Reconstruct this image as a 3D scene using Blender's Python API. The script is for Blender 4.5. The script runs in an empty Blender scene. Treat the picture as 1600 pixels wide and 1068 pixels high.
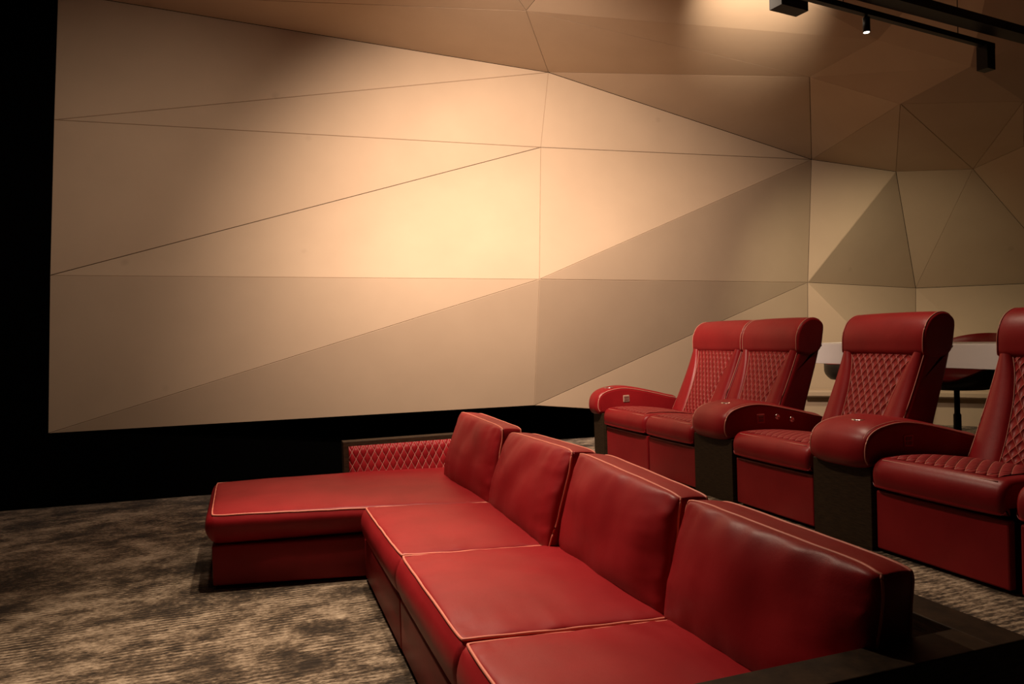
import bpy, bmesh, math, random
from mathutils import Vector, Matrix, noise

random.seed(7)
S = bpy.context.scene
COL = S.collection

# ------------------------------------------------------------------ camera
EYE = Vector((0.0, 0.0, 1.4))
YAW, PITCH, ROLL, FPX = math.radians(19.3), math.radians(-0.5), math.radians(1.6), 1150.0
fwd = Vector((math.sin(YAW) * math.cos(PITCH), math.cos(YAW) * math.cos(PITCH), math.sin(PITCH)))
rgt = Vector((math.cos(YAW), -math.sin(YAW), 0.0))
upv = rgt.cross(fwd)
cr, sr = math.cos(ROLL), math.sin(ROLL)
rgt, upv = cr * rgt - sr * upv, cr * upv + sr * rgt
cam_data = bpy.data.cameras.new('camera')
cam_data.sensor_width = 36.0
cam_data.lens = FPX / 1600.0 * 36.0
cam_data.clip_start = 0.05
cam = bpy.data.objects.new('camera', cam_data)
COL.objects.link(cam)
m3 = Matrix((rgt, upv, -fwd)).transposed()
cam.matrix_world = Matrix.Translation(EYE) @ m3.to_4x4()
S.camera = cam

# ------------------------------------------------------------------ world, exposure
S.view_settings.view_transform = 'Standard'
S.view_settings.look = 'None'
S.view_settings.gamma = 1.0
S.view_settings.use_curve_mapping = False
S.view_settings.exposure = 0.0
W = bpy.data.worlds.new('world')
S.world = W
W.use_nodes = True
W.node_tree.nodes['Background'].inputs[0].default_value = (1.0, 0.75, 0.5, 1)
W.node_tree.nodes['Background'].inputs[1].default_value = 0.001


# ------------------------------------------------------------------ lamps
def spot(name, loc, target, power, angle, blend=1.0, size=0.05, color=(1.0, 0.78, 0.55)):
    d = bpy.data.lights.new(name, 'SPOT')
    d.energy = power
    d.spot_size = math.radians(angle)
    d.spot_blend = blend
    d.shadow_soft_size = size
    d.color = color
    o = bpy.data.objects.new(name, d)
    COL.objects.link(o)
    o.location = loc
    o.rotation_euler = (Vector(target) - Vector(loc)).to_track_quat('-Z', 'Y').to_euler()
    return o


WARM = (1.0, 0.77, 0.57)
spot('wall_washer_or_fill', (1.3, 4.0, 4.0), (2.55, 7.1, 2.0), 1390, 100, 1.0, 0.10, (1.0, 0.745, 0.58))
spot('wall_washer_or_fill', (-0.3, 3.7, 3.95), (-0.8, 7.35, 1.5), 240, 98, 1.0, 0.10, (1.0, 0.757, 0.585))  # broad fill added for the left part of the wall, no fixture behind it
spot('wall_washer_or_fill', (4.8, 4.7, 3.2), (6.7, 6.5, 1.35), 195, 82, 1.0, 0.08, (1.0, 0.83, 0.55))
spot('ceiling_spot', (0.60, 4.65, 4.1), (0.85, 3.6, 0.4), 470, 84, 1.0, 0.06, WARM)
spot('ceiling_spot', (0.2, 4.2, 4.1), (-0.25, 2.9, 0.0), 640, 62, 1.0, 0.06, WARM)
spot('ceiling_spot', (2.65, 4.05, 3.8), (3.5, 3.2, 0.8), 200, 84, 1.0, 0.06, WARM)


# ------------------------------------------------------------------ materials
def new_mat(name):
    m = bpy.data.materials.new(name)
    m.use_nodes = True
    nt = m.node_tree
    return m, nt, nt.nodes['Principled BSDF']


def nd(nt, kind, **kw):
    n = nt.nodes.new(kind)
    for k, v in kw.items():
        setattr(n, k, v)
    return n


def ramp(nt, src, stops):
    r = nd(nt, 'ShaderNodeValToRGB')
    els = r.color_ramp.elements
    els[0].position, els[0].color = stops[0][0], (*stops[0][1], 1)
    els[1].position, els[1].color = stops[-1][0], (*stops[-1][1], 1)
    for p, c in stops[1:-1]:
        e = els.new(p)
        e.color = (*c, 1)
    nt.links.new(src, r.inputs[0])
    return r.outputs[0]


def math_node(nt, op, a, b=None):
    n = nd(nt, 'ShaderNodeMath', operation=op)
    for i, v in enumerate((a, b)):
        if v is None:
            continue
        if isinstance(v, (int, float)):
            n.inputs[i].default_value = v
        else:
            nt.links.new(v, n.inputs[i])
    return n.outputs[0]


def tex_noise(nt, vec, scale, detail=4.0, rough=0.5):
    n = nd(nt, 'ShaderNodeTexNoise')
    n.inputs['Scale'].default_value = scale
    n.inputs['Detail'].default_value = detail
    n.inputs['Roughness'].default_value = rough
    if vec is not None:
        nt.links.new(vec, n.inputs['Vector'])
    return n.outputs['Fac']


def bump(nt, bsdf, height, strength, dist, prev=None):
    b = nd(nt, 'ShaderNodeBump')
    b.inputs['Strength'].default_value = strength
    b.inputs['Distance'].default_value = dist
    nt.links.new(height, b.inputs['Height'])
    if prev is not None:
        nt.links.new(prev, b.inputs['Normal'])
    nt.links.new(b.outputs[0], bsdf.inputs['Normal'])
    return b.outputs[0]


def obj_coord(nt):
    return nd(nt, 'ShaderNodeTexCoord').outputs['Object']


RED_A, RED_B = (0.25, 0.008, 0.012), (0.33, 0.014, 0.019)


def leather_mat(name, ca=RED_A, cb=RED_B, rough=0.44):
    m, nt, b = new_mat(name)
    oc = obj_coord(nt)
    col = ramp(nt, tex_noise(nt, oc, 3.0, 5.0, 0.6), [(0.3, ca), (0.7, cb)])
    nt.links.new(col, b.inputs['Base Color'])
    b.inputs['Roughness'].default_value = rough
    b.inputs['Specular IOR Level'].default_value = 0.25
    v = nd(nt, 'ShaderNodeTexVoronoi')
    v.inputs['Scale'].default_value = 420.0
    nt.links.new(oc, v.inputs['Vector'])
    p = bump(nt, b, v.outputs['Distance'], 0.12, 0.001)
    bump(nt, b, tex_noise(nt, oc, 14.0, 6.0, 0.6), 0.18, 0.006, p)
    return m


def quilt_mat(name, w, h, line, stitch, dist=0.012, ca=RED_A, cb=RED_B):
    """diamond stitching laid out in the panel's own UV metres"""
    m, nt, b = new_mat(name)
    uv = nd(nt, 'ShaderNodeUVMap').outputs[0]
    sep = nd(nt, 'ShaderNodeSeparateXYZ')
    nt.links.new(uv, sep.inputs[0])
    U = math_node(nt, 'DIVIDE', sep.outputs[0], w)
    V = math_node(nt, 'DIVIDE', sep.outputs[1], h)
    ds = []
    for op in ('ADD', 'SUBTRACT'):
        a = math_node(nt, 'FRACT', math_node(nt, op, U, V))
        ds.append(math_node(nt, 'ABSOLUTE', math_node(nt, 'SUBTRACT', a, 0.5)))
    mx = math_node(nt, 'MAXIMUM', ds[0], ds[1])
    mask = math_node(nt, 'GREATER_THAN', mx, 0.5 - line)
    mix = nd(nt, 'ShaderNodeMix', data_type='RGBA')
    nt.links.new(mask, mix.inputs['Factor'])
    col = ramp(nt, tex_noise(nt, obj_coord(nt), 4.0, 4.0), [(0.3, ca), (0.7, cb)])
    nt.links.new(col, mix.inputs['A'])
    mix.inputs['B'].default_value = (*stitch, 1)
    nt.links.new(mix.outputs['Result'], b.inputs['Base Color'])
    b.inputs['Roughness'].default_value = 0.5
    b.inputs['Specular IOR Level'].default_value = 0.3
    q = [math_node(nt, 'SUBTRACT', 1.0, math_node(nt, 'MULTIPLY', math_node(nt, 'MULTIPLY', d, d), 4.0)) for d in ds]
    hgt = math_node(nt, 'POWER', math_node(nt, 'MULTIPLY', q[0], q[1]), 0.7)
    bump(nt, b, hgt, 0.9, dist)
    return m


def plain_mat(name, color, rough=0.5, metal=0.0, spec=0.5, scale=40.0):
    m, nt, b = new_mat(name)
    oc = obj_coord(nt)
    n = tex_noise(nt, oc, scale, 4.0)
    c2 = tuple(c * 0.9 for c in color)
    nt.links.new(ramp(nt, n, [(0.3, c2), (0.7, color)]), b.inputs['Base Color'])
    b.inputs['Roughness'].default_value = rough
    b.inputs['Metallic'].default_value = metal
    b.inputs['Specular IOR Level'].default_value = spec
    return m


def wood_mat():
    m, nt, b = new_mat('dark_oak')
    oc = obj_coord(nt)
    mp = nd(nt, 'ShaderNodeMapping')
    mp.inputs['Scale'].default_value = (6.0, 6.0, 60.0)
    nt.links.new(oc, mp.inputs['Vector'])
    n = tex_noise(nt, mp.outputs[0], 3.0, 8.0, 0.65)
    nt.links.new(ramp(nt, n, [(0.3, (0.010, 0.006, 0.003)), (0.7, (0.046, 0.027, 0.013))]), b.inputs['Base Color'])
    b.inputs['Roughness'].default_value = 0.55
    b.inputs['Specular IOR Level'].default_value = 0.2
    bump(nt, b, n, 0.2, 0.002)
    return m


def fabric_mat(name, ca, cb):
    m, nt, b = new_mat(name)
    oc = obj_coord(nt)
    n = tex_noise(nt, oc, 1.6, 5.0, 0.55)
    col = ramp(nt, n, [(0.25, ca), (0.75, cb)])
    # a few faint handling smudges
    v = nd(nt, 'ShaderNodeTexVoronoi')
    v.inputs['Scale'].default_value = 1.1
    nt.links.new(oc, v.inputs['Vector'])
    sm = ramp(nt, v.outputs['Distance'], [(0.0, (0.86, 0.86, 0.86)), (0.022, (0.90, 0.90, 0.90)), (0.05, (1, 1, 1))])
    mx = nd(nt, 'ShaderNodeMix', data_type='RGBA', blend_type='MULTIPLY')
    mx.inputs['Factor'].default_value = 1.0
    nt.links.new(col, mx.inputs['A'])
    nt.links.new(sm, mx.inputs['B'])
    nt.links.new(mx.outputs['Result'], b.inputs['Base Color'])
    b.inputs['Roughness'].default_value = 0.85
    b.inputs['Specular IOR Level'].default_value = 0.15
    mp = nd(nt, 'ShaderNodeMapping')
    mp.inputs['Scale'].default_value = (1.0, 1.0, 1.0)
    nt.links.new(oc, mp.inputs['Vector'])
    p = bump(nt, b, tex_noise(nt, mp.outputs[0], 320.0, 2.0), 0.25, 0.001)
    bump(nt, b, tex_noise(nt, oc, 2.2, 2.0), 0.10, 0.02, p)
    return m


def carpet_mat(name):
    m, nt, b = new_mat(name)
    oc = obj_coord(nt)
    # distressed patches, stretched a little along the rows
    mp = nd(nt, 'ShaderNodeMapping')
    mp.inputs['Scale'].default_value = (1.0, 1.35, 1.0)
    mp.inputs['Rotation'].default_value = (0, 0, math.radians(-24))
    nt.links.new(oc, mp.inputs['Vector'])
    patch = tex_noise(nt, mp.outputs[0], 2.1, 12.0, 0.68)
    # rows of pile running along x, slightly wavy
    sep = nd(nt, 'ShaderNodeSeparateXYZ')
    nt.links.new(oc, sep.inputs[0])
    wv = math_node(nt, 'MULTIPLY', tex_noise(nt, oc, 7.0, 4.0), 0.040)
    yy = math_node(nt, 'ADD', sep.outputs[1], wv)
    rows = math_node(nt, 'SINE', math_node(nt, 'MULTIPLY', yy, 2 * math.pi / 0.034))
    mp2 = nd(nt, 'ShaderNodeMapping')
    mp2.inputs['Scale'].default_value = (34.0, 110.0, 34.0)
    nt.links.new(oc, mp2.inputs['Vector'])
    fleck = tex_noise(nt, mp2.outputs[0], 1.0, 5.0, 0.7)
    mp3 = nd(nt, 'ShaderNodeMapping')
    mp3.inputs['Scale'].default_value = (5.0, 6.8, 5.0)
    mp3.inputs['Location'].default_value = (3.7, 1.9, 0.4)
    nt.links.new(oc, mp3.inputs['Vector'])
    worn = tex_noise(nt, mp3.outputs[0], 1.0, 8.0, 0.7)
    f = math_node(nt, 'ADD', math_node(nt, 'MULTIPLY', patch, 0.95), math_node(nt, 'MULTIPLY', math_node(nt, 'SUBTRACT', worn, 0.5), 0.75))
    f = math_node(nt, 'ADD', f, math_node(nt, 'MULTIPLY', math_node(nt, 'SUBTRACT', fleck, 0.5), 0.85))
    amp = math_node(nt, 'MULTIPLY', math_node(nt, 'MAXIMUM', math_node(nt, 'SUBTRACT', tex_noise(nt, oc, 3.3, 3.0), 0.36), 0.0), 0.27)
    f = math_node(nt, 'ADD', f, math_node(nt, 'MULTIPLY', rows, amp))
    col = ramp(nt, f, [(0.34, (0.022, 0.014, 0.008)), (0.46, (0.10, 0.068, 0.041)),
                       (0.57, (0.29, 0.22, 0.15)), (0.72, (0.50, 0.40, 0.29))])
    nt.links.new(col, b.inputs['Base Color'])
    b.inputs['Roughness'].default_value = 0.8
    b.inputs['Specular IOR Level'].default_value = 0.2
    b.inputs['Sheen Weight'].default_value = 0.1
    p = bump(nt, b, rows, 0.45, 0.006)
    bump(nt, b, fleck, 0.6, 0.012, p)
    return m


M_RED = leather_mat('red_leather')
M_RED2 = leather_mat('red_leather_recliner', (0.205, 0.007, 0.010), (0.27, 0.012, 0.015), 0.38)
M_PIPE = plain_mat('piped_seam', (0.78, 0.24, 0.17), 0.5)
M_STITCH = plain_mat('pale_stitching', (0.55, 0.22, 0.16), 0.6)
M_SQUILT = quilt_mat('sofa_quilting', 0.057, 0.108, 0.020, (0.80, 0.48, 0.38), 0.010)
M_BQUILT = quilt_mat('recliner_back_quilting', 0.050, 0.074, 0.032, (0.58, 0.19, 0.14), 0.013, (0.205, 0.007, 0.010), (0.27, 0.012, 0.015))
M_WOOD = wood_mat()
M_TAN = fabric_mat('tan_wall_fabric', (0.40, 0.305, 0.213), (0.44, 0.337, 0.236))
M_BLACK = plain_mat('black_velvet', (0.0012, 0.0012, 0.0012), 0.95, 0.0, 0.0)
M_BLKMETAL = plain_mat('black_painted_metal', (0.003, 0.003, 0.003), 0.5, 0.0, 0.25)
M_BLKPLAST = plain_mat('black_plastic_shell', (0.006, 0.005, 0.005), 0.35)
M_DARK = plain_mat('dark_underside', (0.004, 0.003, 0.003), 0.8, 0.0, 0.1)
M_WHITE = plain_mat('white_laminate', (0.90, 0.88, 0.89), 0.4, 0.0, 0.5, 2.0)
M_CHROME = plain_mat('polished_steel', (0.75, 0.70, 0.66), 0.18, 1.0)
M_BEIGE = plain_mat('beige_keypad', (0.42, 0.30, 0.22), 0.5)
M_REDPAD = plain_mat('dark_red_keypad', (0.42, 0.05, 0.045), 0.4)
M_KEY = plain_mat('keypad_keys', (0.17, 0.06, 0.05), 0.45)
M_CARPET = carpet_mat('distressed_carpet')


# ------------------------------------------------------------------ mesh helpers
def mesh_obj(name, verts, faces, mat, parent=None, smooth=False, uvs=None, flat_faces=()):
    me = bpy.data.meshes.new(name)
    me.from_pydata([tuple(v) for v in verts], [], faces)
    bm = bmesh.new()
    bm.from_mesh(me)
    if uvs is not None:
        lay = bm.loops.layers.uv.new('UVMap')
        for f in bm.faces:
            for lp in f.loops:
                lp[lay].uv = uvs[lp.vert.index]
    bmesh.ops.recalc_face_normals(bm, faces=bm.faces)
    for i, f in enumerate(bm.faces):
        f.smooth = smooth and len(f.verts) <= 4
    bm.to_mesh(me)
    bm.free()
    me.materials.append(mat)
    o = bpy.data.objects.new(name, me)
    COL.objects.link(o)
    if parent is not None:
        o.parent = parent
    return o


class MB:
    """collects pieces of ONE mesh"""

    def __init__(self):
        self.v, self.f, self.uv = [], [], []

    def add(self, verts, faces, uvs=None):
        k = len(self.v)
        self.v += [Vector(p) for p in verts]
        self.f += [tuple(i + k for i in f) for f in faces]
        self.uv += list(uvs) if uvs else [(0, 0)] * len(verts)
        return self

    def box(self, lo, hi, bev=0.0):
        bm = bmesh.new()
        bmesh.ops.create_cube(bm, size=1.0)
        for v in bm.verts:
            v.co = Vector([lo[i] + (v.co[i] + 0.5) * (hi[i] - lo[i]) for i in range(3)])
        if bev > 0:
            bmesh.ops.bevel(bm, geom=list(bm.edges), offset=bev, segments=2, affect='EDGES', profile=0.5)
        bm.verts.ensure_lookup_table()
        self.add([v.co.copy() for v in bm.verts], [tuple(v.index for v in f.verts) for f in bm.faces])
        bm.free()
        return self

    def tube(self, pts, r, closed=False, n=6):
        pts = [Vector(p) for p in pts]
        N = len(pts)
        vs, fs = [], []
        for i, p in enumerate(pts):
            a = pts[(i - 1) % N] if (closed or i > 0) else pts[i]
            b = pts[(i + 1) % N] if (closed or i < N - 1) else pts[i]
            t = (b - a)
            t = t.normalized() if t.length > 1e-9 else Vector((0, 0, 1))
            ref = Vector((0, 0, 1)) if abs(t.z) < 0.9 else Vector((1, 0, 0))
            x = t.cross(ref).normalized()
            y = x.cross(t)
            for k in range(n):
                an = 2 * math.pi * k / n
                vs.append(p + r * (math.cos(an) * x + math.sin(an) * y))
        for i in range(N if closed else N - 1):
            j = (i + 1) % N
            for k in range(n):
                k2 = (k + 1) % n
                fs.append((i * n + k, i * n + k2, j * n + k2, j * n + k))
        if not closed:
            fs.append(tuple(range(n)))
            fs.append(tuple((N - 1) * n + k for k in range(n)))
        return self.add(vs, fs)

    def lathe(self, c, axis, prof, n=24):
        """prof: (radius, distance along the axis)"""
        ax = Vector(axis).normalized()
        ref = Vector((0, 0, 1)) if abs(ax.z) < 0.9 else Vector((1, 0, 0))
        x = ax.cross(ref).normalized()
        y = ax.cross(x)
        vs, fs = [], []
        for r, h in prof:
            for k in range(n):
                a = 2 * math.pi * k / n
                vs.append(Vector(c) + ax * h + r * (math.cos(a) * x + math.sin(a) * y))
        for i in range(len(prof) - 1):
            for k in range(n):
                k2 = (k + 1) % n
                fs.append((i * n + k, i * n + k2, (i + 1) * n + k2, (i + 1) * n + k))
        fs.append(tuple(range(n)))
        fs.append(tuple((len(prof) - 1) * n + k for k in range(n)))
        return self.add(vs, fs)

    def obj(self, name, mat, parent=None, smooth=False, uv=False):
        return mesh_obj(name, self.v, self.f, mat, parent, smooth, self.uv if uv else None)


def catmull(pts, per=6, closed=False):
    out = []
    N = len(pts)
    for i in range(N if closed else N - 1):
        p0 = pts[(i - 1) % N] if closed else pts[max(i - 1, 0)]
        p1, p2 = pts[i], pts[(i + 1) % N]
        p3 = pts[(i + 2) % N] if closed else pts[min(i + 2, N - 1)]
        for k in range(per):
            t = k / per
            out.append(tuple(0.5 * ((2 * b) + (c - a) * t + (2 * a - 5 * b + 4 * c - d) * t * t + (-a + 3 * b - 3 * c + d) * t ** 3)
                             for a, b, c, d in zip(p0, p1, p2, p3)))
    if not closed:
        out.append(tuple(pts[-1]))
    return out


def roll(mb, prof, y0, y1, rnd, crown, ny=14, power=3.0):
    """closed (x, z) outline carried along y, with rounded ends and a slight crown"""
    N = len(prof)
    P = [Vector((p[0], p[1])) for p in prof]
    area = sum(P[i].x * P[(i + 1) % N].y - P[(i + 1) % N].x * P[i].y for i in range(N))
    sg = 1 if area > 0 else -1
    nrm = []
    for i in range(N):
        t = P[(i + 1) % N] - P[i - 1]
        n = Vector((t.y, -t.x)) * sg
        nrm.append(n.normalized() if n.length > 1e-9 else Vector((0, 0)))
    ys = []
    half = (y1 - y0) / 2
    mid = (y0 + y1) / 2
    for k in range(5):
        a = k / 4 * math.pi / 2
        ys.append((-half + rnd * (1 - math.sin(a)) * 1.0, -rnd * (1 - math.sin(a))) if False else
                  (-half + rnd * (1 - math.cos(a)), -rnd * (1 - math.sin(a))))
    inner = [(-half + rnd + (2 * half - 2 * rnd) * (k / ny), 0.0) for k in range(1, ny)]
    ys = ys + inner + [(-a, b) for a, b in reversed(ys)]
    vs, fs = [], []
    for yy, off in ys:
        t = abs(yy) / half
        o = off + crown * (1 - t ** power)
        for p, n in zip(P, nrm):
            q = p + n * o
            vs.append((q.x, mid + yy, q.y))
    for i in range(len(ys) - 1):
        for k in range(N):
            k2 = (k + 1) % N
            fs.append((i * N + k, i * N + k2, (i + 1) * N + k2, (i + 1) * N + k))
    fs.append(tuple(range(N)))
    fs.append(tuple((len(ys) - 1) * N + k for k in range(N)))
    mb.add(vs, fs)
    return mb


def thing(name, loc, label, cat, group=None):
    o = bpy.data.objects.new(name, None)
    o.empty_display_size = 0.1
    COL.objects.link(o)
    o.location = loc
    o['label'] = label
    o['category'] = cat
    if group:
        o['group'] = group
    return o


def structure(o):
    o['kind'] = 'structure'
    return o


# ------------------------------------------------------------------ the room shell
def facets(name, V, F, mat, groove=0.004, depth=0.008, plain=()):
    """flat stretched-fabric panels: every facet inset a little, its rim dropped back to make the seam"""
    vs, fs = [], []
    for f in F:
        P = [Vector(V[k]) for k in f]
        n = (P[1] - P[0]).cross(P[2] - P[0]).normalized()
        c = sum(P, Vector()) / len(P)
        if (EYE - c).dot(n) < 0:
            P.reverse()
            n = -n
        k0 = len(vs)
        L = len(P)
        ins = []
        for i in range(L):
            a = (P[i - 1] - P[i]).normalized()
            b = (P[(i + 1) % L] - P[i]).normalized()
            s = max(0.15, a.cross(b).length)
            ins.append(P[i] + (a + b) * (groove / s))
        vs += ins + [p - n * depth for p in P]
        fs.append(tuple(k0 + i for i in range(L)))
        for i in range(L):
            j = (i + 1) % L
            fs.append((k0 + i, k0 + L + i, k0 + L + j, k0 + j))
    for f in plain:     # pieces that run on into each other without a seam
        k0 = len(vs)
        P = [Vector(V[k]) for k in f]
        if (EYE - P[0]).dot((P[1] - P[0]).cross(P[2] - P[0])) < 0:
            P.reverse()
        vs += P
        fs.append(tuple(range(k0, k0 + len(P))))
    me = bpy.data.meshes.new(name)
    me.from_pydata([tuple(v) for v in vs], [], fs)
    me.materials.append(mat)
    o = bpy.data.objects.new(name, me)
    COL.objects.link(o)
    return structure(o)


SH = {  # corners of the faceted shell, metres
    'T0': (-1.549, 7.475, 4.55), 'L1': (-1.614, 7.48, 3.419), 'L2': (-1.685, 7.484, 2.045), 'L3': (-1.741, 7.488, 0.650),
    'M0': (3.002, 7.173, 4.153), 'M1': (2.895, 7.18, 3.363), 'M2': (2.552, 6.453, 1.922), 'M3': (2.579, 6.749, 0.708),
    'R1': (6.209, 6.960, 3.358), 'R2': (6.116, 6.966, 1.923), 'R3': (6.075, 6.970, 0.30), 'M4': (2.746, 7.190, 0.30),
    'C1': (6.862, 6.379, 3.12), 'C2': (7.80, 6.995, 1.85), 'C3': (7.345, 5.829, 3.05), 'C4': (7.109, 5.10, 3.10),
    'RL': (6.083, 6.968, 0.66), 'CL': (6.88, 6.20, 0.66), 'DL': (7.45, 5.35, 0.66), 'D2': (8.90, 5.88, 1.84), 'D4': (7.55, 3.9, 3.15),
    'E2': (7.9, 2.6, 1.8), 'EL': (7.8, 2.6, 0.66),
    'K1': (2.342, 6.067, 4.25), 'K2': (5.21, 5.84, 3.85), 'K3': (5.588, 5.128, 3.40), 'K5': (6.338, 4.539, 3.30), 'KC': (5.15, 4.95, 3.86), 'KD': (5.61, 4.455, 3.50),
    'V1': (1.15, 4.60, 4.38), 'V2': (2.45, 4.55, 4.38), 'V3': (4.9, 3.6, 4.25), 'V4': (6.1, 3.2, 3.75),
    'N0': (-1.8, 0.0, 4.5), 'N1': (1.2, 0.0, 4.45), 'N2': (4.8, 0.0, 4.35), 'N3': (9.2, 0.0, 3.9), 'N4': (9.2, 3.6, 3.6), 'N5': (-1.8, 4.4, 4.52),
}
facets('wall_back', SH, [
    ('T0', 'L1', 'M0'), ('L1', 'M1', 'M0'), ('L1', 'L2', 'M1'), ('L2', 'M2', 'M1'), ('L2', 'L3', 'M2'), ('L3', 'M3', 'M2'),
    ('M0', 'M1', 'R1'), ('M1', 'M2', 'R1'), ('M2', 'R2', 'R1'), ('M2', 'M3', 'R2'), ('M3', 'R3', 'R2')], M_TAN)
facets('wall_right', SH, [
    ('R1', 'R2', 'C1'), ('R2', 'C2', 'C1'), ('C1', 'C2', 'C3'), ('C2', 'D2', 'C3'), ('C3', 'D2', 'C4'), ('C4', 'D2', 'D4'), ('D2', 'E2', 'D4'),
    ('R2', 'RL', 'CL', 'C2'), ('C2', 'CL', 'DL', 'D2'), ('D2', 'DL', 'EL', 'E2')], M_TAN)
facets('ceiling', SH, [
    ('T0', 'M0', 'K1'), ('M0', 'K2', 'K1'), ('M0', 'R1', 'K2'), ('K2', 'R1', 'K3'), ('R1', 'C1', 'K3'), ('K3', 'C1', 'C3'), ('K3', 'C3', 'K5'),
    ('K5', 'C3', 'C4'), ('K5', 'C4', 'D4'), ('T0', 'K1', 'V1'), ('K1', 'V2', 'V1')], M_TAN, plain=[
    ('K1', 'K2', 'KC'), ('K2', 'K3', 'KD'), ('K2', 'KD', 'KC'), ('K3', 'K5', 'KD'),
    ('K1', 'KC', 'V2'), ('KC', 'V3', 'V2'), ('KC', 'KD', 'V3'), ('KD', 'V4', 'V3'), ('KD', 'K5', 'V4'),
    ('T0', 'V1', 'N5'), ('N5', 'V1', 'N0'), ('V1', 'N1', 'N0'), ('V1', 'V2', 'N1'), ('V2', 'N2', 'N1'), ('V2', 'V3', 'N2'), ('V3', 'V4', 'N2'),
    ('V4', 'N3', 'N2'), ('V4', 'N4', 'N3'), ('V4', 'K5', 'N4'), ('K5', 'D4', 'N4')])

# black velvet: the strip left of the cladding and the skirting below it
ux, uy = math.cos(math.radians(-3.8)), math.sin(math.radians(-3.8))


def wpt(s, off, z):  # along the back wall from its left edge, off = distance behind the cladding
    return (-1.741 + ux * s - uy * off * -1 * -1, 7.488 + uy * s + ux * off, z)


def slab(name, pts, th, mat):
    """a vertical slab under a plan polyline, extruded away from the room"""
    b = MB()
    b.add(pts, [tuple(range(len(pts)))])
    return b


b = MB()
for (s0, s1, z0, z1, o0, o1) in ((-3.2, 6.0, -0.05, 4.8, 0.04, 0.12),):
    A = [wpt(s0, o0, z0), wpt(s1, o0, z0), wpt(s1, o0, z1), wpt(s0, o0, z1)]
    B = [wpt(s0, o1, z0), wpt(s1, o1, z0), wpt(s1, o1, z1), wpt(s0, o1, z1)]
    b.add(A + B, [(0, 1, 2, 3), (7, 6, 5, 4), (0, 4, 5, 1), (1, 5, 6, 2), (2, 6, 7, 3), (3, 7, 4, 0)])
structure(b.obj('wall_left', M_BLACK))
b = MB()
A = [wpt(-3.2, -0.012, -0.05), wpt(7.6, -0.012, -0.05), wpt(7.6, -0.012, 0.652), wpt(-3.2, -0.012, 0.652)]
B = [wpt(-3.2, 0.03, -0.05), wpt(7.6, 0.03, -0.05), wpt(7.6, 0.03, 0.652), wpt(-3.2, 0.03, 0.652)]
b.add(A + B, [(0, 1, 2, 3), (7, 6, 5, 4), (0, 4, 5, 1), (1, 5, 6, 2), (2, 6, 7, 3), (3, 7, 4, 0)])
structure(b.obj('baseboard_back', M_BLACK))

# floors: the lower carpet and the raised tier
structure(MB().box((-4.5, -1.0, -0.2), (2.6, 7.6, 0.0)).obj('floor', M_CARPET))
structure(MB().box((1.98, -1.0, -0.1), (9.2, 7.3, 0.30)).obj('floor_riser', M_CARPET))

# below the cladding of the right wall: a rounded lip, then the plain lower wall set back a little
LIP = [(6.02, 6.95), (6.88, 6.19), (7.45, 5.34), (7.80, 2.6)]


def along(name, prof, mat):
    """a (distance into the room, height) outline carried along the foot of the right wall"""
    vs, fs = [], []
    n = len(prof)
    for i, p in enumerate(LIP):
        a = Vector(LIP[max(i - 1, 0)])
        c = Vector(LIP[min(i + 1, len(LIP) - 1)])
        t = (c - a).normalized()
        into = Vector((t.y, -t.x))
        if into.dot(Vector((0, 0)) - Vector(p)) < 0:
            into = -into
        for d, z in prof:
            vs.append((p[0] + into.x * d, p[1] + into.y * d, z))
    for i in range(len(LIP) - 1):
        for k in range(n):
            k2 = (k + 1) % n
            fs.append((i * n + k, i * n + k2, i * n + n + k2, i * n + n + k))
    fs += [tuple(range(n)), tuple((len(LIP) - 1) * n + k for k in range(n))]
    return structure(mesh_obj(name, vs, fs, mat))


along('trim_1', [(-0.02, 0.60), (0.085, 0.60), (0.10, 0.615), (0.10, 0.655), (0.085, 0.675), (-0.02, 0.69)], M_TAN)
along('baseboard_right', [(-0.10, 0.28), (-0.02, 0.28), (-0.02, 0.605), (-0.10, 0.605)], M_TAN)


# ------------------------------------------------------------------ soft box cushions
def lerp(a, b, t):
    return a + (b - a) * t


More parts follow.
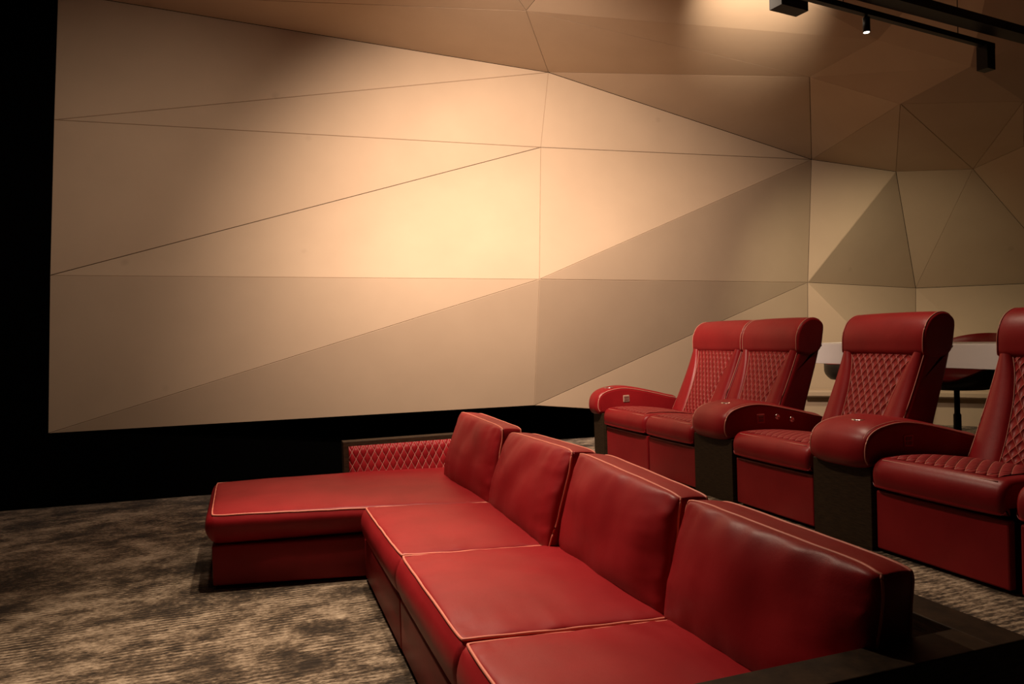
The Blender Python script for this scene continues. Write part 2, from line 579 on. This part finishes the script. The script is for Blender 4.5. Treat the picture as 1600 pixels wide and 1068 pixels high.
def cushion(top, bot, crown_a, crown_b, side, wrinkle=(0, 0, 0, 0), seed=0.0, n=36, nw=8, corner=0.02, pinch=0.45, wob=0.003, lump=0.006, wfreq=16.0):
    """top / bot: four corners (u0v0, u1v0, u1v1, u0v1) of the two big faces. Returns (verts, faces, rim loops)."""
    T = [Vector(p) for p in top]
    B = [Vector(p) for p in bot]
    cen = sum(T + B, Vector()) / 8
    nA = (T[1] - T[0]).cross(T[3] - T[0]).normalized()
    if (sum(T, Vector()) / 4 - cen).dot(nA) < 0:
        nA = -nA
    du = (T[1] - T[0]).length
    dv = (T[3] - T[0]).length

    def f(u, v, w):
        a, bb = 2 * u - 1, 2 * v - 1
        pull = corner * (abs(a) * abs(bb)) ** 10
        u2 = u - math.copysign(pull / du, a)
        v2 = v - math.copysign(pull / dv, bb)

        def bil(Q):
            return lerp(lerp(Q[0], Q[1], u2), lerp(Q[3], Q[2], u2), v2)
        p = lerp(bil(T), bil(B), w)
        s = (max(0.0, math.sin(math.pi * u)) * max(0.0, math.sin(math.pi * v))) ** pinch
        if w == 0.0:
            o = crown_a * s
            for amp, d, c in ((wrinkle[0], v * dv, u * du), (wrinkle[1], (1 - u) * du, v * dv), (wrinkle[2], (1 - v) * dv, u * du), (wrinkle[3], u * du, v * dv)):
                if amp:
                    k = noise.noise(Vector((c * wfreq, seed + 3.1, d * 3.0))) + 0.5 * noise.noise(Vector((c * wfreq * 2.1, seed + 9.7, d * 4.0)))
                    o += amp * (k + 0.35 * noise.noise(Vector((c * wfreq * 3.3 + d * 9.0, seed + 5.5, d * 5.0)))) * math.exp(-d / 0.13) * min(1.0, d / 0.018)
            o += lump * noise.noise(Vector((u * du * 4.5, v * dv * 4.5, seed))) * s
            p = p + nA * o
        elif w == 1.0:
            p = p - nA * crown_b * s
        # the boxing strip swells out between the two rims
        edge = max(abs(a), abs(bb))
        if 0.0 < w < 1.0 and edge > 0.999:
            out = Vector()
            if abs(a) > 0.999:
                out += (T[1] - T[0]).normalized() * math.copysign(1, a)
            if abs(bb) > 0.999:
                out += (T[3] - T[0]).normalized() * math.copysign(1, bb)
            if out.length > 0:
                out.normalize()
            sw = side if isinstance(side, (int, float)) else (side[0] if bb < -0.999 else side[1])
            p = p + out * sw * math.sin(math.pi * w) ** 0.7 + nA * 0.0
        if edge > 0.999:
            wz = noise.noise(Vector((p.x * 9 + seed, p.y * 9, p.z * 9)))
            p = p + nA * wob * wz
        return p

    ts = [0.5 - 0.5 * math.cos(math.pi * i / n) for i in range(n + 1)]
    ts[0], ts[-1] = 0.0, 1.0
    vs, fs, idx = [], [], {}

    def vid(i, j, k):
        key = (i, j, k)
        if key not in idx:
            idx[key] = len(vs)
            vs.append(f(ts[i], ts[j], k / nw))
        return idx[key]
    for k in (0, nw):
        for i in range(n):
            for j in range(n):
                fs.append((vid(i, j, k), vid(i + 1, j, k), vid(i + 1, j + 1, k), vid(i, j + 1, k)))
    for k in range(nw):
        for i in range(n):
            for j in (0, n):
                fs.append((vid(i, j, k), vid(i + 1, j, k), vid(i + 1, j, k + 1), vid(i, j, k + 1)))
                fs.append((vid(j, i, k), vid(j, i + 1, k), vid(j, i + 1, k + 1), vid(j, i, k + 1)))
    ring = [(i, 0) for i in range(n)] + [(n, j) for j in range(n)] + [(n - i, n) for i in range(n)] + [(0, n - j) for j in range(n)]
    rims = [[vs[vid(i, j, k)] for (i, j) in ring] for k in (0, nw)]
    return vs, fs, rims


def soft_cushion(name, parent, top, bot, *a, rims=(0,), pr=0.0055, mat=None, **kw):
    org = parent.location
    top = [Vector(p) - org for p in top]
    bot = [Vector(p) - org for p in bot]
    vs, fs, rm = cushion(top, bot, *a, **kw)
    o = mesh_obj(name, vs, fs, mat or M_RED, parent, True)
    pb = MB()
    for k in rims:
        pb.tube(rm[k], pr, True, 6)
    pb.obj('piping', M_PIPE, o, True)
    return o


# ------------------------------------------------------------------ the sectional sofa
SO = Vector((1.2, 3.6, 0.0))
sofa = thing('sectional_sofa', SO, 'large red leather L-shaped sectional sofa with chaise and dark wood frame on the lower carpet', 'sofa')


def loc(p):
    return (p[0] - SO.x, p[1] - SO.y, p[2] - SO.z)


# upholstered bases: chaise and three seat modules, each over a recessed dark plinth
def prism(mb, plan, z0, z1):
    n = len(plan)
    mb.add([loc((x, y, z0)) for x, y in plan] + [loc((x, y, z1)) for x, y in plan],
           [tuple(range(n)), tuple(n + k for k in range(n))] + [(k, (k + 1) % n, n + (k + 1) % n, n + k) for k in range(n)])
    return mb


def bevelled(o, w, seg=3):
    m = o.modifiers.new('edge', 'BEVEL')
    m.width = w
    m.segments = seg
    m.limit_method = 'ANGLE'
    for p in o.data.polygons:
        p.use_smooth = True
    return o


def shrink(plan, d):
    c = Vector((sum(p[0] for p in plan) / len(plan), sum(p[1] for p in plan) / len(plan)))
    return [(p[0] + math.copysign(d, c.x - p[0]), p[1] + math.copysign(d, c.y - p[1])) for p in plan]


ch = [(-0.262, 4.515), (0.572, 4.335), (1.66, 4.315), (1.66, 5.73), (-0.235, 5.73)]
bases = [ch, [(0.572, 3.235), (1.66, 3.235), (1.66, 4.31), (0.572, 4.33)],
         [(0.576, 2.235), (1.66, 2.235), (1.66, 3.228), (0.574, 3.228)], [(0.578, 1.42), (1.66, 1.42), (1.66, 2.228), (0.578, 2.228)]]
for pl in bases:
    bevelled(prism(MB(), pl, 0.022, 0.252).obj('upholstered_base', M_RED, sofa), 0.012)
for pl in bases:
    prism(MB(), shrink(pl, 0.04), 0.0, 0.03).obj('plinth', M_DARK, sofa)

# seat cushions: piped round the top edge
soft_cushion('seat_cushion', sofa,
             [(-0.255, 4.475, 0.435), (1.52, 4.19, 0.395), (1.52, 5.735, 0.355), (-0.28, 5.69, 0.400)],
             [(-0.245, 4.53, 0.258), (1.52, 4.28, 0.258), (1.52, 5.735, 0.258), (-0.25, 5.66, 0.258)],
             0.050, 0.0, 0.050, seed=1.0, n=44, pinch=0.40, corner=0.006, wrinkle=(0.004, 0, 0, 0.004))
soft_cushion('seat_cushion', sofa,
             [(0.572, 4.255, 0.438), (0.585, 3.235, 0.440), (1.42, 3.235, 0.395), (1.42, 4.20, 0.395)],
             [(0.575, 4.27, 0.258), (0.580, 3.24, 0.258), (1.42, 3.24, 0.258), (1.42, 4.24, 0.258)],
             0.036, 0.0, 0.035, seed=2.0, n=40, pinch=0.42, corner=0.006, wrinkle=(0.005, 0.006, 0, 0.004))
soft_cushion('seat_cushion', sofa,
             [(0.586, 3.222, 0.440), (0.592, 2.252, 0.440), (1.42, 2.245, 0.395), (1.42, 3.222, 0.395)],
             [(0.582, 3.222, 0.258), (0.585, 2.24, 0.258), (1.42, 2.24, 0.258), (1.42, 3.222, 0.258)],
             0.038, 0.0, 0.035, seed=3.0, n=40, pinch=0.42, corner=0.006, wrinkle=(0.005, 0.009, 0, 0.006))
soft_cushion('seat_cushion', sofa,
             [(0.594, 2.215, 0.440), (0.598, 1.43, 0.440), (1.42, 1.43, 0.395), (1.42, 2.222, 0.395)],
             [(0.587, 2.222, 0.258), (0.588, 1.43, 0.258), (1.42, 1.43, 0.258), (1.42, 2.222, 0.258)],
             0.036, 0.0, 0.035, seed=4.0, n=40, pinch=0.42, corner=0.006, wrinkle=(0.004, 0.004, 0, 0.008))

# back cushions: boxed, piped round front and back, leaning on the frame
for (fb, nb, yn, yf, zn, zf, crown, sd) in (
        ((1.285, 5.235, 0.385), (1.305, 4.180, 0.385), 4.258, 5.206, 0.838, 0.854, 0.085, 11.0),
        ((1.305, 4.225, 0.385), (1.260, 3.165, 0.395), 3.206, 4.128, 0.844, 0.830, 0.085, 12.0),
        ((1.325, 3.185, 0.385), (1.330, 2.255, 0.385), 2.278, 3.135, 0.810, 0.848, 0.085, 13.0),
        ((1.330, 2.265, 0.385), (1.372, 1.400, 0.385), 1.381, 2.225, 0.802, 0.815, 0.085, 14.0)):
    soft_cushion('back_cushion', sofa, [fb, nb, (1.424, yn, zn), (1.424, yf, zf)],
                 [(1.50, fb[1] - 0.02, 0.37), (1.50, nb[1] + 0.02, 0.37), (1.545, yn + 0.030, zn - 0.014), (1.545, yf - 0.01, zf - 0.014)],
                 crown, 0.03, (0.016, 0.006), rims=(0, 1), pr=0.005, seed=sd, n=46, pinch=0.34, corner=0.010, wob=0.010,
                 wrinkle=(0.005, 0.012, 0.009, 0.006), lump=0.022, wfreq=11.0)

# dark wood frame: low back rail, two arms; quilted panels let into the arms
fr = MB()
fr.box(loc((1.664, 1.29, 0.0)), loc((1.785, 5.86, 0.62)), 0.003)
fr.obj('back_rail', M_WOOD, sofa)
for (y0, y1, inner) in ((1.29, 1.405, 1), (5.745, 5.86, -1)):
    a = MB()
    a.box(loc((0.62, y0, 0.0)), loc((1.668, y1, 0.62)), 0.003)
    ao = a.obj('arm', M_WOOD, sofa)
    yq = y1 + 0.004 if inner > 0 else y0 - 0.004
    vs, fs, uv = [], [], []
    nx = 40
    for i in range(nx + 1):
        for j in range(9):
            x, z = 0.66 + 0.98 * i / nx, 0.27 + 0.315 * j / 8
            e = min(i, nx - i, 2 * j, 2 * (8 - j), 2) / 2
            vs.append(loc((x, yq + inner * 0.010 * e, z)))
            uv.append((x, z))
    for i in range(nx):
        for j in range(8):
            fs.append((i * 9 + j, i * 9 + 9 + j, i * 9 + 10 + j, i * 9 + j + 1))
    # a thin box: close the panel at the back
    q = mesh_obj('quilted_panel', vs, fs, M_SQUILT, ao, True, uv)
    sm = q.modifiers.new('thick', 'SOLIDIFY')
    sm.thickness = 0.006
    sm.offset = 0.0
ib = MB()
ib.box(loc((1.592, 1.42, 0.25)), loc((1.645, 5.735, 0.545)), 0.02)
ib.obj('inner_back', M_RED, sofa, True)


# ------------------------------------------------------------------ recliners
RX, RZ = 2.82, 0.30     # front of the row, height of its tier
BACK_FRONT = catmull([(0.585, 0.40), (0.66, 0.545), (0.755, 0.745), (0.835, 0.93)], 6)
BACK_REAR = catmull([(1.038, 0.985), (0.990, 0.825), (0.890, 0.535), (0.82, 0.32), (0.70, 0.29)], 5)
HEAD = catmull([(0.832, 0.918), (0.818, 0.985), (0.828, 1.06), (0.868, 1.128), (0.935, 1.166), (1.005, 1.164), (1.060, 1.122), (1.056, 1.04), (1.028, 0.94), (0.94, 0.90)], 5, True)
SEAT = catmull([(0.03, 0.318), (-0.012, 0.335), (-0.018, 0.40), (0.012, 0.448), (0.08, 0.462), (0.30, 0.452), (0.62, 0.405), (0.66, 0.33), (0.40, 0.31)], 5, True)
ARM = catmull([(0.035, 0.412), (-0.025, 0.430), (-0.035, 0.49), (-0.012, 0.552), (0.055, 0.592), (0.18, 0.612), (0.30, 0.602), (0.47, 0.566), (0.66, 0.518), (0.74, 0.49), (0.74, 0.38), (0.40, 0.40)], 5, True)


def front_at(s):
    n = len(BACK_FRONT) - 1
    q = min(max(s, 0.0), 0.9999) * n
    i = int(q)
    a, b2 = Vector(BACK_FRONT[i]), Vector(BACK_FRONT[i + 1])
    p = a + (b2 - a) * (q - i)
    t = (b2 - a).normalized()
    return p, Vector((-t.y, t.x))  # outward normal: towards the front and up


def patch(mb, hw, lf, rf, height, ns=26, nt=14, base=0.004, s0=0.02, s1=0.99, edge=0.5):
    """a padded piece lying on the front of the backrest between two boundary curves (fractions of the half width)"""
    vs, fs, uv = [], [], []
    for i in range(ns + 1):
        s = s0 + (s1 - s0) * i / ns
        p, n = front_at(s)
        l, r = lf(s) * hw, rf(s) * hw
        for j in range(nt + 1):
            t = j / nt
            y = l + (r - l) * t
            h = base + height(s) * (max(0.0, math.sin(math.pi * t)) ** edge)
            vs.append((p.x + n.x * h, y, p.y + n.y * h))
            uv.append((y, s * 0.60))
    for i in range(ns):
        for j in range(nt):
            a = i * (nt + 1) + j
            fs.append((a, a + 1, a + nt + 2, a + nt + 1))
    mb.add(vs, fs, uv)
    return mb


QL = catmull([(-0.46,), (-0.47,), (-0.50,), (-0.55,), (-0.64,), (-0.76,)], 8)


def quilt_edge(s):
    q = min(max(s, 0.0), 0.9999) * (len(QL) - 1)
    i = int(q)
    return QL[i][0] + (QL[i + 1][0] - QL[i][0]) * (q - i)


def make_seat(root, yc, w, back_dx=0.0, back_dy=0.0, back_w=None):
    """the seat proper: footrest panel, cushion, backrest, headrest, under-frame (local: x back, y across, z up)"""
    hw = w / 2
    f = MB().box((0.012, yc - hw + 0.006, 0.018), (0.05, yc + hw - 0.006, 0.300), 0.008)
    f.obj('footrest_panel', M_RED2, root)
    MB().box((0.05, yc - hw + 0.012, 0.0), (0.60, yc + hw - 0.012, 0.305)).obj('underframe', M_DARK, root)
    c = roll(MB(), SEAT, yc - hw + 0.004, yc + hw - 0.004, 0.030, 0.006).obj('seat_cushion', M_RED2, root, True)
    # quilted strip over the top of the seat
    vs, fs, uv = [], [], []
    top = [(0.035, 0.459), (0.08, 0.4665), (0.19, 0.4645), (0.30, 0.4575), (0.46, 0.4365), (0.60, 0.411)]
    tp = catmull(top, 5)
    qw = hw * 0.80
    for i, (x, z) in enumerate(tp):
        for j in range(21):
            y = yc - qw + 2 * qw * j / 20
            e = min(1.0, min(j, 20 - j) / 2.0)
            vs.append((x, y, z + 0.003 + 0.004 * e))
            uv.append((y, x))
    for i in range(len(tp) - 1):
        for j in range(20):
            a = i * 21 + j
            fs.append((a, a + 1, a + 22, a + 21))
    mesh_obj('quilted_panel', vs, fs, M_BQUILT, c, True, uv)
    sb = MB()
    sb.tube([(0.012, yc - hw + 0.05 + (w - 0.10) * k / 20, 0.4525) for k in range(21)], 0.0022)
    sb.obj('stitching', M_STITCH, c, True)
    # backrest body, bolsters, quilted centre, stitched sides
    bw = (back_w or w) / 2
    yb = yc + back_dy
    bk = MB()
    roll(bk, BACK_FRONT + BACK_REAR, yb - bw, yb + bw, 0.022, 0.0)
    lb = MB()
    hgt = lambda s: 0.020 + 0.010 * s
    patch(lb, bw, lambda s: -0.955, lambda s: quilt_edge(s) - 0.006, hgt)
    patch(lb, bw, lambda s: -quilt_edge(s) + 0.006, lambda s: 0.955, hgt)
    bk.add([(x, y + yb, z) for x, y, z in lb.v], lb.f)
    bk.v = [Vector((v.x + back_dx, v.y, v.z)) for v in bk.v]
    bo = bk.obj('backrest', M_RED2, root, True)
    q = MB()
    patch(q, bw, quilt_edge, lambda s: -quilt_edge(s), lambda s: 0.010, nt=24, base=0.003, edge=0.35)
    q.v = [Vector((v.x + back_dx, v.y + yb, v.z)) for v in q.v]
    q.obj('quilted_panel', M_BQUILT, bo, True, True)
    for sg in (-1, 1):
        MB().tube([(p[0] - 0.002 + back_dx, yb + sg * (bw - 0.012), p[1] + 0.003) for p in BACK_FRONT[1:]], 0.0028).obj('stitching', M_STITCH, bo, True)
        pts = []
        for s in [k / 20 for k in range(21)]:
            p, n = front_at(s)
            pts.append((p.x + n.x * 0.006 + back_dx, yb + sg * -quilt_edge(s) * bw, p.y + n.y * 0.006))
        MB().tube(pts, 0.0020).obj('stitching', M_STITCH, bo, True)
    ho = roll(MB(), [(x + back_dx, z) for x, z in HEAD], yb - bw - 0.004, yb + bw + 0.004, 0.018, 0.006).obj('headrest', M_RED2, root, True)
    for sg in (-1, 1):
        MB().tube([(p[0] - 0.002 + back_dx, yb + sg * (bw - 0.008), p[1]) for p in HEAD[1:28]], 0.0030).obj('stitching', M_STITCH, ho, True)


def make_arm(root, y0, y1, ped, pad_mat, keys, buttons, cup=True):
    """padded armrest on a wood-veneered pedestal, controls on its near side (lower y)"""
    p = MB().box((0.0, ped[0], 0.0), (0.60, ped[1], 0.405), 0.003)
    p.obj('wood_pedestal', M_WOOD, root)
    ao = roll(MB(), ARM, y0, y1, 0.016, 0.022, 16, 4.0).obj('armrest', M_RED2, root, True)
    for yy in (y0 + 0.004, y1 - 0.004):
        MB().tube([(p_[0], yy, p_[1] + 0.002) for p_ in ARM[3:46]], 0.0034).obj('piping', M_STITCH, ao, True)
    MB().tube([(p_[0] - 0.003, y0 + 0.024, p_[1] + 0.009) for p_ in ARM[3:46]], 0.0016).obj('stitching', M_STITCH, ao, True)
    yf = y0 + 0.0005
    kp = MB().box((0.205, yf - 0.006, 0.492), (0.265, yf + 0.004, 0.552), 0.004).obj('control_panel', pad_mat, ao)
    kb = MB()
    for i in range(keys[0]):
        for j in range(keys[1]):
            cx = 0.212 + 0.046 * (i + 0.5) / keys[0]
            cz = 0.499 + 0.046 * (j + 0.5) / keys[1]
            hx, hz = 0.018 / keys[0], 0.018 / keys[1]
            kb.box((cx - hx, yf - 0.0085, cz - hz), (cx + hx, yf - 0.004, cz + hz), 0.001)
    kb.obj('keys', M_KEY, kp)
    for bx, bz in buttons:
        bo = MB().lathe((bx, yf + 0.002, bz), (0, -1, 0), [(0.019, 0.0), (0.019, 0.007), (0.014, 0.010), (0.011, 0.006), (0.002, 0.006)], 20)
        bo.obj('push_button', M_CHROME, ao, True)
    if cup:
        yc = (y0 + y1) / 2 - 0.02
        MB().lathe((0.115, yc, 0.603), (0, 0, 1), [(0.048, 0.0), (0.052, 0.018), (0.046, 0.021), (0.041, 0.014), (0.038, 0.004)], 28).obj('cup_holder', M_CHROME, ao, True)


GRP = 'red cinema recliners on the raised tier'
rec = [
    # seat span, arm span, pedestal, backrest (dx, dy, width), keypad, keys, buttons, label
    (4.995, 5.70, (5.745, 5.925), (5.735, 5.915), (0.05, -0.03, 0.695), M_BEIGE, (3, 2), (),
     'far end red recliner beside the tan wall, narrow left arm with a pale keypad'),
    (4.345, 4.985, None, None, (0.045, -0.03, 0.63), None, None, (),
     'armless red recliner joined to the far end seat, no keypad of its own'),
    (3.215, 3.900, (3.935, 4.300), (3.920, 4.340), (0.0, -0.0275, 0.63), M_REDPAD, (1, 2), ((0.364, 0.526), (0.478, 0.502)),
     'single red recliner between two wide armrests, two round steel buttons on its left arm'),
    (2.120, 2.800, (2.805, 3.185), (2.812, 3.205), (-0.02, -0.03, 0.67), M_REDPAD, (2, 2), (),
     'red recliner behind the near sofa corner, square dark red keypad on its wide arm'),
    (1.410, 2.086, None, None, (-0.02, -0.03, 0.668), None, None, (),
     'red recliner cut off by the right edge of the photo, only its seat corner showing'),
]
for (s0, s1, arm, ped, bk_, pm, keys, btn, label) in rec:
    yc = (s0 + s1) / 2
    r = thing('recliner', (RX, yc, RZ), label, 'recliner', GRP)
    make_seat(r, 0.0, s1 - s0, *bk_)
    if arm:
        make_arm(r, arm[0] - yc, arm[1] - yc, (ped[0] - yc, ped[1] - yc), pm, keys, btn)


# ------------------------------------------------------------------ bar table and swivel stools behind the recliners
tb = thing('bar_table', (5.2, 4.0, RZ), 'long white bar table with a thick edge behind the red recliners', 'table')
MB().box((-0.30, -2.3, 0.765), (0.32, 1.75, 0.945), 0.004).obj('table_top', M_WHITE, tb)
for yy in (-2.0, 1.45):
    MB().box((-0.02, yy - 0.05, 0.0), (0.18, yy + 0.05, 0.77), 0.004).obj('leg', M_BLKMETAL, tb)


def make_stool(x, y, rz, label, front=0.64):
    s = thing('bar_stool', (x, y, RZ), label, 'stool', 'swivel stools at the bar table')
    s.rotation_euler = (0, 0, rz)
    MB().lathe((0, 0, 0), (0, 0, 1), [(0.22, 0.0), (0.22, 0.012), (0.05, 0.03), (0.028, 0.05)], 32).obj('base_plate', M_BLKMETAL, s, True)
    MB().lathe((0, 0, 0.03), (0, 0, 1), [(0.030, 0.0), (0.030, 0.30), (0.022, 0.31), (0.022, 0.545)], 20).obj('post', M_BLKMETAL, s, True)
    MB().tube([(0, 0.02, 0.545), (0, 0.14, 0.535), (0.0, 0.19, 0.525), (0, 0.225, 0.545), (0, 0.24, 0.56)], 0.006).obj('lift_lever', M_BLKMETAL, s, True)
    # black moulded shell under the seat, red upholstered bucket inside it
    for nm, mat, grow, zlo in (('shell', M_BLKPLAST, 0.0, 0.56), ('upholstery', M_RED2, -0.012, 0.60)):
        vs, fs = [], []
        na, nr = 40, 9
        outer = []
        for k in range(na):
            a = 2 * math.pi * k / na
            c, sn = math.cos(a), math.sin(a)
            back = max(0.0, c) ** 0.9
            rim = (front + (0.74 - front) * min(1.0, max(0.0, (c + 0.8) / 0.7))) * (1 - back) + 1.02 * back ** 0.5 * back ** 0.3 + 0.0 if back > 0 else front + (0.74 - front) * min(1.0, max(0.0, (c + 0.8) / 0.7))
            for j in range(nr):
                t = j / (nr - 1)
                rad = (0.05 + (0.255 + grow) * min(1.0, t * 1.45) ** 0.38)
                z = zlo + (rim - zlo - (0.01 if grow else 0.02)) * max(0.0, (t - 0.35) / 0.65) ** 1.3
                vs.append((rad * c * (1.0 + 0.15 * back * t), rad * sn * 1.08, z))
        for k in range(na):
            k2 = (k + 1) % na
            for j in range(nr - 1):
                fs.append((k * nr + j, k2 * nr + j, k2 * nr + j + 1, k * nr + j + 1))
        fs.append(tuple(k * nr for k in range(na)))
        o = mesh_obj(nm, vs, fs, mat, s, True)
        so = o.modifiers.new('thick', 'SOLIDIFY')
        so.thickness = 0.02
        so.offset = 0.0
    return s


make_stool(5.58, 4.62, math.radians(-8), 'red swivel stool on a dark post, its curved back rising above the white table')
make_stool(5.88, 6.01, math.radians(-50), 'black-shelled stool under the far end of the white table, mostly hidden by a headrest', 0.735)


# ------------------------------------------------------------------ black lighting tracks and their fixtures
def bar(mb, p, q, w, h):
    p, q = Vector(p), Vector(q)
    d = (q - p).normalized()
    sx = d.cross(Vector((0, 0, 1))).normalized() * (w / 2)
    vz = Vector((0, 0, h / 2))
    vs = []
    for e in (p, q):
        vs += [e - sx - vz, e + sx - vz, e + sx + vz, e - sx + vz]
    mb.add(vs, [(0, 1, 2, 3), (7, 6, 5, 4), (0, 4, 5, 1), (1, 5, 6, 2), (2, 6, 7, 3), (3, 7, 4, 0)])
    return mb


TA, TB = Vector((3.076, 3.357, 3.25)), Vector((4.663, 3.589, 3.25))
td = (TB - TA).normalized()


def off(o, parent):
    o.parent = parent
    o.matrix_parent_inverse = Matrix.Translation(-parent.location)
    return o


t1 = thing('lighting_track', TA, 'slim black lighting track carrying the small spotlight, lower of two ceiling bars', 'track light')
off(bar(MB(), TA - td * 2.5, TB + td * 0.08, 0.034, 0.034).obj('rail', M_BLKMETAL), t1)
for k in (-1.2, 0.2, 1.3):
    p = TA + td * k
    off(MB().tube([p + Vector((0, 0, 0.01)), p + Vector((0, 0, 0.9))], 0.003).obj('hanger_wire', M_BLKMETAL), t1)
UA, UB = Vector((3.33, 3.29, 3.30)), Vector((4.95, 3.50, 3.30))
ud = (UB - UA).normalized()
t2 = thing('lighting_track', UA, 'thick black overhead bar running above the slim track, upper right', 'track light')
off(bar(MB(), UA - ud * 2.5, UB + ud * 2.5, 0.10, 0.055).obj('rail', M_BLKMETAL), t2)
for k in (-1.0, 1.9, 3.5):
    p = UA + ud * k
    off(MB().tube([p + Vector((0, 0, 0.02)), p + Vector((0, 0, 0.85))], 0.003).obj('hanger_wire', M_BLKMETAL), t2)

# small cylinder spot
SP = TA + td * 0.40
sp = thing('track_spotlight', SP, 'tiny black cylinder spotlight with a lit lens on the slim ceiling track', 'spotlight')
MB().lathe((0, 0, -0.017), (0, 0, -1), [(0.008, 0.0), (0.008, 0.012), (0.021, 0.013), (0.021, 0.10), (0.018, 0.10), (0.018, 0.094)], 24).obj('housing', M_BLKMETAL, sp, True)
m, nt, bs = new_mat('lit_lens')
bs.inputs['Emission Color'].default_value = (1.0, 0.86, 0.66, 1)
bs.inputs['Emission Strength'].default_value = 6.0
MB().lathe((0, 0, -0.112), (0, 0, -1), [(0.0165, 0.0), (0.0165, 0.006)], 24).obj('lens', m, sp)
ls = spot('track_spot_lamp', SP + Vector((0, 0, -0.135)), SP + Vector((0.0, 0.02, -2)), 18, 40, 1.0, 0.02, WARM)

# box fixture at the far end of the slim track
ep = TB + td * 0.0
eb = thing('box_spotlight', ep, 'small upright black box fixture hanging at the right end of the slim track', 'spotlight')
e = MB()
bar(e, ep + Vector((0, 0, -0.09)) - td * 0.045, ep + Vector((0, 0, -0.09)) + td * 0.045, 0.07, 0.16)
off(e.obj('housing', M_BLKMETAL), eb)
spot('box_spot_lamp', ep + Vector((0.05, 0.08, -0.19)), (6.6, 5.7, 1.6), 12, 70, 1.0, 0.03, (1.0, 0.84, 0.5))

# large box wall washer at the top of the frame
BX = Vector((3.02, 3.53, 3.335))
bx = thing('box_spotlight', BX, 'larger black box fixture cut off by the top edge, beside the bright ceiling glow', 'spotlight')
e = MB()
bar(e, BX - td * 0.12, BX + td * 0.10, 0.09, 0.16)
off(e.obj('housing', M_BLKMETAL), bx)
e = MB()
e.tube([BX + Vector((0, 0, 0.08)), BX + Vector((0, -0.05, 0.9))], 0.012)
off(e.obj('stem', M_BLKMETAL), bx)
spot('uplight_lamp', BX + Vector((-0.05, 0.15, 0.14)), (3.82, 4.82, 4.08), 700, 40, 1.0, 0.05, WARM)
